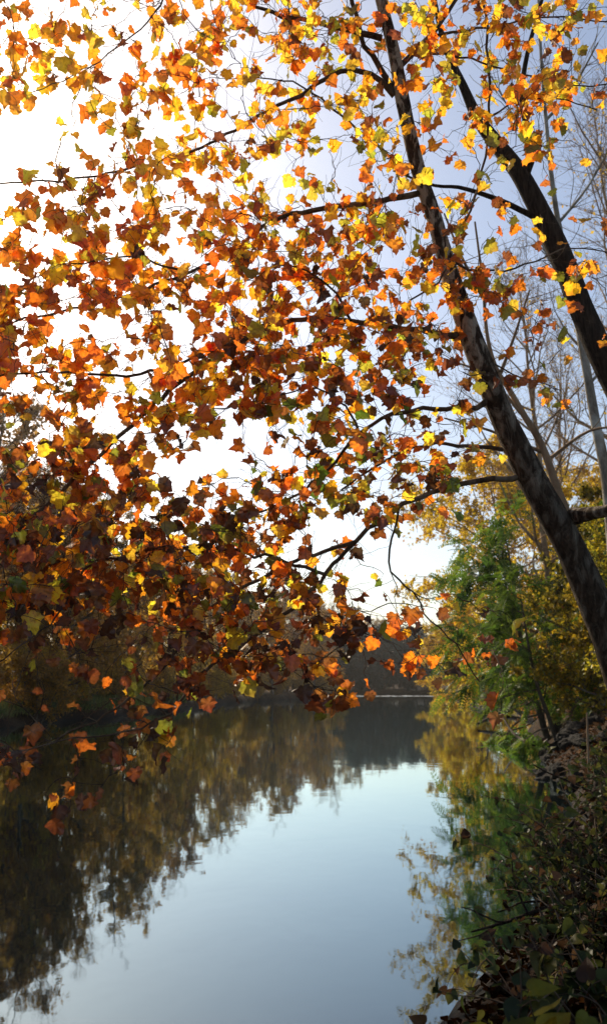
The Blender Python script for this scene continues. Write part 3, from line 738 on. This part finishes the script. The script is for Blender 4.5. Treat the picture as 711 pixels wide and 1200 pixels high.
dup(BG, gpos(7.4, 15.5), 5.2, 0.5, 'small leafy bush above the dark right bank')
dup(BG, gpos(12.0, 35.5), 5.9, 1.15, 'tall yellow green bush leaning over the water behind the green fronds')
dup(BG, gpos(9.6, 29), 0.2, 0.7, 'low yellow green bush at the waterline beyond the rock pile')
dup(BG, gpos(13.0, 28), 2.7, 1.3, 'tallest yellow green bushy tree at the right edge')

# green tree with pinnate fronds
rg = np.random.default_rng(40)
def frond_tree(H, seed):
    rg = np.random.default_rng(seed)
    trunk, fine, FP, FD = [], [], [], []
    T = wander(np.array([0, 0, -0.4]), norm(np.array([-0.25, 0, 1.])), H, 14, 0.05, 0.02, rg)
    trunk.append((T, 0.12 * (1 - np.linspace(0, 1, 14)) ** 0.8 + 0.012))
    for k in range(13):
        f = 0.12 + 0.86 * (k + rg.random()) / 13; i = int(f * 13); p = T[min(i, 13)]
        az = math.pi + rg.normal(0, 0.9) if k % 3 else rg.uniform(0, 6.28)
        el = rg.uniform(-0.05, 0.7)
        P = wander(p, np.array([math.cos(az) * math.cos(el), math.sin(az) * math.cos(el), math.sin(el)]), H * rg.uniform(0.28, 0.5) * (1.15 - 0.5 * f), 9, 0.12, -0.02, rg)
        trunk.append((P, 0.04 * (1 - np.linspace(0, 0.85, 9))))
        for s in range(8):
            j = rg.integers(2, 8); P2 = wander(P[j], norm(P[j + (1 if j < 8 else 0)] - P[j - 1] + rg.normal(0, 0.7, 3)), rg.uniform(0.5, 1.3), 5, 0.15, -0.02, rg)
            fine.append((P2, np.linspace(0.012, 0.006, 5)))
            for q in range(11):
                FP.append(P2[rg.integers(1, 5)] + rg.normal(0, 0.08, 3)); FD.append(norm(P2[-1] - P2[0] + rg.normal(0, 0.6, 3)) + np.array([0, 0, -0.25]))
    FP, FD = np.array(FP), norm(np.array(FD)); n = len(FP)
    N = norm(rg.normal(0, 0.5, (n, 3)) + np.array([0, 0, 1.])); N = norm(N - (N * FD).sum(1, keepdims=True) * FD); S = np.cross(FD, N)
    L = rg.uniform(0.45, 0.85, n); C = np.ones((n, 4)) * 0.5
    pc = np.array([p[:3] for p in P_GREEN]); C[:, :3] = pc[rg.integers(0, 3, n)] * rg.uniform(0.7, 1.3, (n, 1))
    P_, D_, N_, S_, C_ = [], [], [], [], []
    for a in np.linspace(0.12, 1.0, 8):
        for sg in (-1, 1):
            P_.append(FP + FD * (L * a)[:, None] - np.array([0, 0, 1.]) * (L * a * a * 0.25)[:, None]); D_.append(norm(S * sg + FD * 0.55 + np.array([0, 0, -0.25]))); N_.append(N); S_.append(L * 0.26 * (1.1 - 0.5 * a)); C_.append(C)
    return dict(trunk=trunk, fine=fine, leaf=(np.concatenate(P_), np.concatenate(D_), np.concatenate(N_), np.concatenate(S_), np.concatenate(C_)))
fr = build_tree('green_frond_tree', frond_tree(8.2, 41), gpos(8.9, 33), 'green tree with feathery drooping fronds hanging over the right of the river', 'tree', None, M_FOREST_BARK, width=0.24)
dup(fr, gpos(11.0, 25.5), 0.6, 0.85, 'smaller green feathery tree beside the right edge behind the sycamore')
dup(fr, gpos(7.7, 27.5), -0.5, 0.62, 'low green feathery tree drooping to the water past the rock pile')

# bare trees behind, upper right
Bs = build_tree('bare_tree', make_tree(51, 25, 0.22, cb=0.25, spread=0.24, nl=26, ns=9, nt=8, lpt=1, lsize=0.14, pal=P_YELLOW, elev=(35, 68), fill=0.5, twig_r=0.0095, trans=0.5), gpos(11.4, 30), 'tall bare twiggy tree with few yellow leaves at the right edge', 'tree', None, M_TAN_BARK)
dup(Bs, gpos(9.8, 36), 2.0, 0.82, 'bare twiggy tree standing between the two leaning trunks')
dup(Bs, gpos(17, 40), 4.0, 1.1, 'bare twiggy tree farthest right behind the pale trunk')
dup(Bs, gpos(13, 48), 1.0, 0.85, 'thin bare twiggy tree behind the yellow trees')

pl = empty('pale_tree', gpos(*at(735, 790, 16)[:2]), 'straight pale grey sycamore trunk rising at the right behind the dark leaning one', 'tree'); Op = np.array(pl.location)
mb = MB()
thick_trunk(mb, [(738, 850, 16, 26), (722, 680, 16, 22), (710, 560, 16, 18), (698, 500, 16, 16), (686, 430, 16, 14), (679, 390, 16, 13), (668, 330, 16, 11), (650, 240, 16, 9), (640, 150, 16, 7), (632, 40, 16, 5), (628, -80, 16, 3)], 60, 14, 0.05)
mb.build('trunk', M_PALE_BARK, pl, origin=Op)
mb = MB(); ll = []
rg = np.random.default_rng(5)
for (x, y, dx, dy) in [(690, 450, 60, -90), (672, 350, -60, -120), (655, 260, 70, -110), (645, 190, -70, -100), (640, 140, 60, -90), (682, 410, 90, -60)]:
    P, r = pxline([(x, y, 16, 4), (x + dx * .5, y + dy * .4, 15.8, 3), (x + dx, y + dy, 15.6, 2)], 8); ll.append((P, r))
    for q in range(12):
        j = rg.integers(1, 7); ll.append((wander(P[j], norm(P[-1] - P[0] + rg.normal(0, 1.0, 3)), rg.uniform(0.5, 1.6), 8, 0.15, 0.05, rg), np.linspace(0.009, 0.004, 8)))
tubes(mb, ll, 4); mb.build('limb', M_PALE_BARK, pl, origin=Op)

sl = empty('slender_tree', gpos(*at(772, 880, 10.5)[:2]), 'slender grey trunk rising close behind the leaning sycamore', 'tree'); Os = np.array(sl.location)
mb = MB()
thick_trunk(mb, [(772, 880, 10.5, 20), (728, 760, 10.5, 18), (684, 655, 10.5, 16), (655, 580, 10.5, 14), (640, 537, 10.5, 13), (628, 510, 10.5, 12), (614, 488, 10.5, 11), (597, 458, 10.5, 9), (580, 430, 10.5, 8), (570, 390, 10.5, 6), (565, 330, 10.5, 5), (556, 260, 10.5, 3)], 70, 12, 0.06)
mb.build('trunk', M_TAN_BARK, sl, origin=Os)
mb = MB(); ll = []
for (a, b_, c) in [((635, 530), (575, 505), (520, 490)), ((612, 487), (570, 440), (520, 420)), ((585, 440), (600, 400), (620, 340)), ((566, 350), (540, 300), (520, 250)), ((640, 540), (690, 505), (740, 500))]:
    P, r = pxline([(*a, 10.5, 5), (*b_, 10.4, 3.5), (*c, 10.3, 2)], 10); ll.append((P, r))
    for q in range(6):
        j = rg.integers(2, 9); ll.append((wander(P[j], norm(P[-1] - P[0] + rg.normal(0, 0.9, 3)), rg.uniform(0.3, 0.9), 10, 0.15, 0.05, rg), np.linspace(0.006, 0.0025, 10)))
tubes(mb, ll, 4); mb.build('limb', M_TAN_BARK, sl, origin=Os)

# ------------------------------------------------------------------ rocks on the right shore
def rock_mesh(seed):
    rg = np.random.default_rng(seed)
    import bmesh
    bm = bmesh.new(); bmesh.ops.create_icosphere(bm, subdivisions=4, radius=1)
    V = np.array([v.co for v in bm.verts]); Fc = np.array([[v.index for v in f.verts] for f in bm.faces]); bm.free()
    for _ in range(9):                       # flat broken faces
        d = norm(rg.normal(size=3)); k = rg.uniform(0.5, 0.85); s = V @ d; V = V - np.maximum(s - k, 0)[:, None] * d * 0.92
    V += norm(V) * (0.22 * vnoise(V[:, 0] * 2.2 + 9, V[:, 1] * 2.2 + V[:, 2] * 1.7 + 9) + 0.14 * vnoise(V[:, 0] * 6 + 9, V[:, 1] * 6 + V[:, 2] * 5 + 9) + 0.07 * vnoise(V[:, 0] * 14 + 9, V[:, 1] * 14 + V[:, 2] * 12 + 9))[:, None]
    V *= np.array([1, rg.uniform(0.6, 0.9), rg.uniform(0.4, 0.65)])
    mb = MB(); mb.add(V, Fc); return mb
protos = []
rocks_px = []
_r2 = np.random.default_rng(77)
for Yr in np.concatenate([_r2.uniform(19, 33, 44), _r2.uniform(11, 19, 14)]):
    e = abs(_r2.normal(0, 0.8)) - 0.25; rocks_px.append((float(XR(Yr)) + e, Yr, _r2.uniform(0.16, 0.42) * (1 if Yr > 18 else 0.6)))
RK = 'dark jagged rock in the pile at the right waterline'
k = 0
for (x, Y, s) in rocks_px:
    z = max(float(ground_h(x, Y)), -0.1) + s * 0.2
    if k < 5:
        o = rock_mesh(100 + k).build('shore_rock', M_ROCK, smooth=False); protos.append(o)
    else:
        o = protos[k % 5].copy(); col.objects.link(o)
    o.location = (x, Y, z); o.rotation_euler = (rng.uniform(-.4, .4), rng.uniform(-.4, .4), rng.uniform(0, 6.3)); o.scale = (s, s, s)
    tag(o, RK, 'rock', 'rocks piled along the right waterline'); k += 1

# leaf litter on the near banks
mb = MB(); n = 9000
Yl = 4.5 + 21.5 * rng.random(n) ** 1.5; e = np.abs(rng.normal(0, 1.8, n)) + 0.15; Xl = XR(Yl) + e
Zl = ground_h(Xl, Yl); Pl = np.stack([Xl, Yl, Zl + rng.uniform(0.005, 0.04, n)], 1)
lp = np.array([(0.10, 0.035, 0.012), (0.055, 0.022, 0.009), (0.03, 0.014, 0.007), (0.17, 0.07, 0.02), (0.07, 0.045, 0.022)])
Cl = np.ones((n, 4)) * 0.2; Cl[:, :3] = lp[rng.integers(0, 5, n)] * rng.uniform(0.4, 1.2, (n, 1)) * (0.25 + 0.75 * ss(7, 14, Yl))[:, None]  # nearer leaves painted darker, standing in for shade on the bank
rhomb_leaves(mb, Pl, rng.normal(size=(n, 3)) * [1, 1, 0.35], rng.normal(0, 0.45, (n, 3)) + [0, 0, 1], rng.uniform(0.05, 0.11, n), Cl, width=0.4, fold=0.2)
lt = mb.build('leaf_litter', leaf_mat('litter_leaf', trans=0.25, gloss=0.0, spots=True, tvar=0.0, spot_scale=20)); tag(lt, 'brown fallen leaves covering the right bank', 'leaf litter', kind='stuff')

# ------------------------------------------------------------------ branches in the water, driftwood
def stick(name, pts, label, cat='driftwood', mat=None, sides=8, subs=0, seed=1, group=None):
    rg = np.random.default_rng(seed)
    P, r = pxline(pts, 18); ll = [(P, r)]
    for q in range(subs):
        j = rg.integers(4, 16); ll.append((wander(P[j], norm((P[-1] - P[0]) / np.linalg.norm(P[-1] - P[0]) + rg.normal(0, 0.8, 3)), rg.uniform(0.15, 0.5) * np.linalg.norm(P[-1] - P[0]), 7, 0.15, 0.03, rg), np.linspace(r[j] * 0.6, r[j] * 0.25, 7)))
    mb = MB(); tubes(mb, ll, sides, 0.04)
    return tag(mb.build(name, mat or M_WOOD, origin=P[0]), label, cat, group)
stick('fallen_branch', [(560, 848, 46, 3), (580, 838, 50, 4), (598, 832, 52, 4), (606, 826, 54, 3), (618, 818, 56, 2)], 'fallen branch lying half in the water by the right shore', subs=4, seed=3)
stick('drift_log', [(594, 832, 70, 5), (612, 826, 72, 6), (640, 820, 74, 6)], 'pale drift log lying on the far right shore', seed=4)
stick('fallen_branch', [(616, 870, 30, 3), (600, 858, 32, 3), (590, 842, 33, 2), (586, 832, 34, 1.5)], 'thin branch poking up from the water beside the rocks', subs=2, seed=6)
stick('fallen_branch', [(700, 905, 10, 5), (690, 940, 9.2, 5), (660, 975, 8.6, 4), (640, 1000, 8.2, 2)], 'dark fallen branch slanting down the near right bank', subs=4, seed=7, mat=M_DARK_BARK)
stick('fallen_branch', [(711, 1040, 6.6, 7), (660, 1056, 6.6, 6), (600, 1078, 6.4, 4), (552, 1092, 6.3, 2)], 'dark dead branch reaching out over the water at the lower right', subs=6, seed=8, mat=M_DARK_BARK)
stick('dead_stem', [(689, 905, 9.5, 3), (688, 870, 9.5, 2.5), (687, 835, 9.5, 2)], 'single pale dry stem standing upright on the right bank', 'stem', M_TAN_BARK, seed=9)

# brambles and weeds on the near right bank
def bramble(base, n, L, label, seed, pal, lsize, group=None, lpt=7, name='bramble', droop=0.06, bias=(-0.4, 0.0), up=1.0):
    rg = np.random.default_rng(seed); root = empty(name, base, label, 'plant', group); ll, LP, LD = [], [], []
    for k in range(n):
        az = rg.uniform(0, 6.28); d = norm(np.array([math.cos(az) * 0.6 + bias[0], math.sin(az) * 0.6 + bias[1], up * rg.uniform(0.6, 1.3)]))
        P = wander(np.array([rg.normal(0, 0.12), rg.normal(0, 0.12), -0.05]), d, L * rg.uniform(0.6, 1.2), 12, 0.09, -droop, rg)
        ll.append((P, np.linspace(0.007, 0.002, 12)))
        for q in range(lpt): j = rg.integers(3, 12); LP.append(P[j]); LD.append(norm(rg.normal(size=3) + [0, 0, -0.2]))
        for q in range(2):
            j = rg.integers(4, 10); P2 = wander(P[j], norm(P[j + 1] - P[j] + rg.normal(0, 0.6, 3)), L * 0.35, 12, 0.12, -droop, rg); ll.append((P2, np.linspace(0.004, 0.0015, 12)))
            for q2 in range(lpt // 2): LP.append(P2[rg.integers(3, 12)]); LD.append(norm(rg.normal(size=3) + [0, 0, -0.2]))
    mb = MB(); tubes(mb, ll, 4); mb.build('stem', M_TWIG, root)
    LP, LD = np.array(LP), np.array(LD); n = len(LP); pc = np.array([p[:3] for p in pal])
    C = np.ones((n, 4)) * 0.45; C[:, :3] = pc[rg.integers(0, len(pc), n)] * rg.uniform(0.6, 1.2, (n, 1))
    fm = MB(); heart_leaves(fm, LP, LD, rg.normal(0, 0.5, (n, 3)) + [0, -0.2, 0.8], rg.uniform(0.6, 1.2, n) * lsize, C, rg); fm.build('foliage', M_PLANT, root)
    return root
HU = np.array([(0, 0.06), (0.12, -0.02), (0.28, -0.03), (0.40, 0.08), (0.45, 0.24), (0.41, 0.42), (0.30, 0.62), (0.16, 0.82), (0.05, 0.95), (0, 1.03)])
HO = np.vstack([HU, (HU[1:-1] * [-1, 1])[::-1]]); HM = np.array([0, .35]) + (HO - [0, .35]) * 0.5; HT = np.vstack([[[0, .35]], HM, HO]); HK = len(HO)
def heart_leaves(mb, P, D, N, size, C, rg):
    D = norm(D); N = norm(N - (N * D).sum(-1, keepdims=True) * D); S = np.cross(D, N); n = len(P); K = len(HT)
    x, y = np.repeat(HT[None, :, 0], n, 0), np.repeat(HT[None, :, 1], n, 0)
    z = rg.uniform(0.1, 0.5, (n, 1)) * np.abs(x) - rg.uniform(0, 0.5, (n, 1)) * y * y + 0.03 * np.sin(8 * y + rg.uniform(0, 6, (n, 1)))
    V = P[:, None] + size[:, None, None] * (x[..., None] * S[:, None] + y[..., None] * D[:, None] + z[..., None] * N[:, None])
    j = np.arange(HK); j2 = (j + 1) % HK; b = (np.arange(n) * K)[:, None, None]
    t3 = np.stack([0 * j, 1 + j, 1 + j2], 1); t4 = np.stack([1 + j, 1 + HK + j, 1 + HK + j2, 1 + j2], 1)
    mb.add(V, [(b + t3[None]).reshape(-1, 3), (b + t4[None]).reshape(-1, 4)], np.repeat(C[:, None, :], K, 1))
P_WEED = [(0.04, 0.055, 0.012, 1), (0.08, 0.08, 0.015, 1), (0.05, 0.025, 0.012, 1), (0.02, 0.03, 0.01, 1)]
P_BIG = [(0.17, 0.17, 0.012, 1), (0.10, 0.11, 0.01, 1), (0.28, 0.22, 0.015, 1)]
bramble(gpos(2.0, 6.4), 12, 0.9, 'tangle of dark bramble stems on the near right bank below the dead branch', 61, P_WEED, 0.07)
bramble(gpos(2.6, 7.6), 12, 1.0, 'dark bramble tangle farther up the near right bank', 62, P_WEED, 0.07)
bramble(gpos(3.5, 9.4), 12, 0.9, 'dark weedy bramble at the waterline beside the sycamore foot', 63, P_WEED, 0.08)
bramble(gpos(4.5, 12.2), 12, 0.9, 'weedy bramble on the bank below the rock pile', 64, P_WEED, 0.08)
bramble(gpos(1.35, 5.0), 12, 0.7, 'dark weeds at the water edge in the lower right', 65, P_WEED, 0.07)
bramble(gpos(4.3, 10.4), 9, 1.1, 'weed with small yellow green leaves on the right bank', 66, P_YGREEN, 0.09, droop=0.03)
for q, (x, y, L_, ls) in enumerate([(2.35, 7.0, .8, .06), (3.1, 8.4, .8, .06), (1.75, 5.7, .7, .055), (2.5, 6.6, .9, .06), (3.4, 8.0, 1.0, .07), (4.0, 10.0, .9, .07), (3.7, 10.9, .7, .06), (4.7, 13.0, .9, .07), (2.2, 5.6, .8, .06), (5.2, 14.5, .9, .08), (1.9, 6.2, .6, .05), (2.9, 7.9, .6, .05)]):
    bramble(gpos(x, y), 13, L_, 'low dark leafy undergrowth matted over the shaded near right bank', 81 + q, P_WEED, ls, group='undergrowth on the near right bank', lpt=12, name='undergrowth_plant')
# broad-leaved plants at the bottom, just in front of the camera
bramble(gpos(0.68, 3.0), 14, 0.52, 'broad leaved olive green plant at the bottom in the foreground', 71, P_BIG, 0.115, name='broadleaf_plant', lpt=8, bias=(-0.1, 0.1), droop=0.012, up=2.2)
bramble(gpos(1.0, 2.95), 15, 0.60, 'broad leaved olive plant in the bottom right corner', 72, P_BIG, 0.115, name='broadleaf_plant', lpt=8, bias=(0, 0.1), droop=0.012, up=2.2)
bramble(gpos(0.75, 3.7), 8, 0.55, 'dark broad leaved plant behind the two foreground ones', 73, P_WEED, 0.12, name='broadleaf_plant', lpt=7, bias=(-0.2, 0.1))
bramble(gpos(1.3, 4.2), 9, 0.7, 'dark weedy plant at the right edge above the bottom corner', 75, P_WEED, 0.10, name='broadleaf_plant', lpt=7, bias=(-0.2, 0.1))
bramble(gpos(-1.25, 4.75), 6, 0.30, 'tiny dark weed tuft at the bottom left water edge', 74, P_WEED, 0.05, name='weed_tuft', bias=(0, 0.1))

# floating leaves
fl = [(203, 1188, 'orange'), (157, 1174, 'brown')]
for i, (px, py, c) in enumerate(fl):
    Y = CAM_H * F / (py - 805) * 0.985
    P = at(px, py, Y); P[2] = 0.012
    mb = MB(); syc_leaves(mb, np.zeros((1, 3)), np.array([[math.cos(i * 2.1), math.sin(i * 2.1), 0.02]]), np.array([[0, 0, 1.]]), np.array([0.055]), np.array([PAL[c]]), np.array([0.0]))
    mb.v[0][:, 2] *= 0.2
    tag(mb.build('floating_leaf', M_SYC_LEAF, origin=(0, 0, 0)), 'small fallen leaf floating on the open pale water', 'leaf', 'fallen leaves afloat on the river').location = tuple(P)

# ------------------------------------------------------------------ light, sky, camera
sun = bpy.data.lights.new('sun', 'SUN'); sun.energy = 5.0; sun.angle = R(0.5); sun.color = (1.0, 0.86, 0.64)
so = bpy.data.objects.new('sun', sun); col.objects.link(so)
so.rotation_euler = Vector(tuple(-SUN_DIR)).to_track_quat('-Z', 'Y').to_euler(); so.location = (-20, 30, 40)
wd = bpy.data.worlds.new('World'); scene.world = wd; wd.use_nodes = True
nt = wd.node_tree; bg = nt.nodes['Background']
sky = nt.nodes.new('ShaderNodeTexSky'); sky.sky_type = 'NISHITA'; sky.sun_disc = False
sky.sun_elevation = SUN_EL; sky.sun_rotation = SUN_AZ; sky.air_density = 1.0; sky.dust_density = 1.7; sky.ozone_density = 0.7
nt.links.new(sky.outputs[0], bg.inputs[0]); bg.inputs[1].default_value = 0.15

# thin autumn haze over the valley
m, nt2, out2 = new_mat('valley_haze')
vs = nt2.nodes.new('ShaderNodeVolumeScatter'); vs.inputs['Color'].default_value = (1.0, 0.94, 0.84, 1); vs.inputs['Density'].default_value = 0.0004; vs.inputs['Anisotropy'].default_value = 0.82
nt2.links.new(vs.outputs[0], out2.inputs['Volume'])
mb = MB(); hx, y0, y1, z0, z1 = 140, -12, 340, -3, 60
mb.add([(-hx, y0, z0), (hx, y0, z0), (hx, y1, z0), (-hx, y1, z0), (-hx, y0, z1), (hx, y0, z1), (hx, y1, z1), (-hx, y1, z1)], np.array([[0, 3, 2, 1], [4, 5, 6, 7], [0, 1, 5, 4], [1, 2, 6, 5], [2, 3, 7, 6], [3, 0, 4, 7]]))
hz = mb.build('haze', m, smooth=False); tag(hz, kind='structure')

cam = bpy.data.cameras.new('camera'); co = bpy.data.objects.new('camera', cam); col.objects.link(co)
cam.sensor_fit = 'VERTICAL'; cam.sensor_height = 36; cam.sensor_width = 36; cam.lens = 36 * F / 1200
cam.clip_end = 6000; cam.clip_start = 0.05
co.location = (0, 0, CAM_H); co.rotation_euler = (math.pi / 2 + PITCH, 0, 0)
cam.dof.use_dof = True; cam.dof.focus_distance = 6.5; cam.dof.aperture_fstop = 2.8
scene.camera = co
scene.render.resolution_x, scene.render.resolution_y = 606, 1024
scene.view_settings.view_transform = 'Standard'; scene.view_settings.look = 'None'; scene.view_settings.exposure = 0
scene.cycles.max_bounces = 8; scene.cycles.transparent_max_bounces = 8; scene.cycles.use_denoising = True
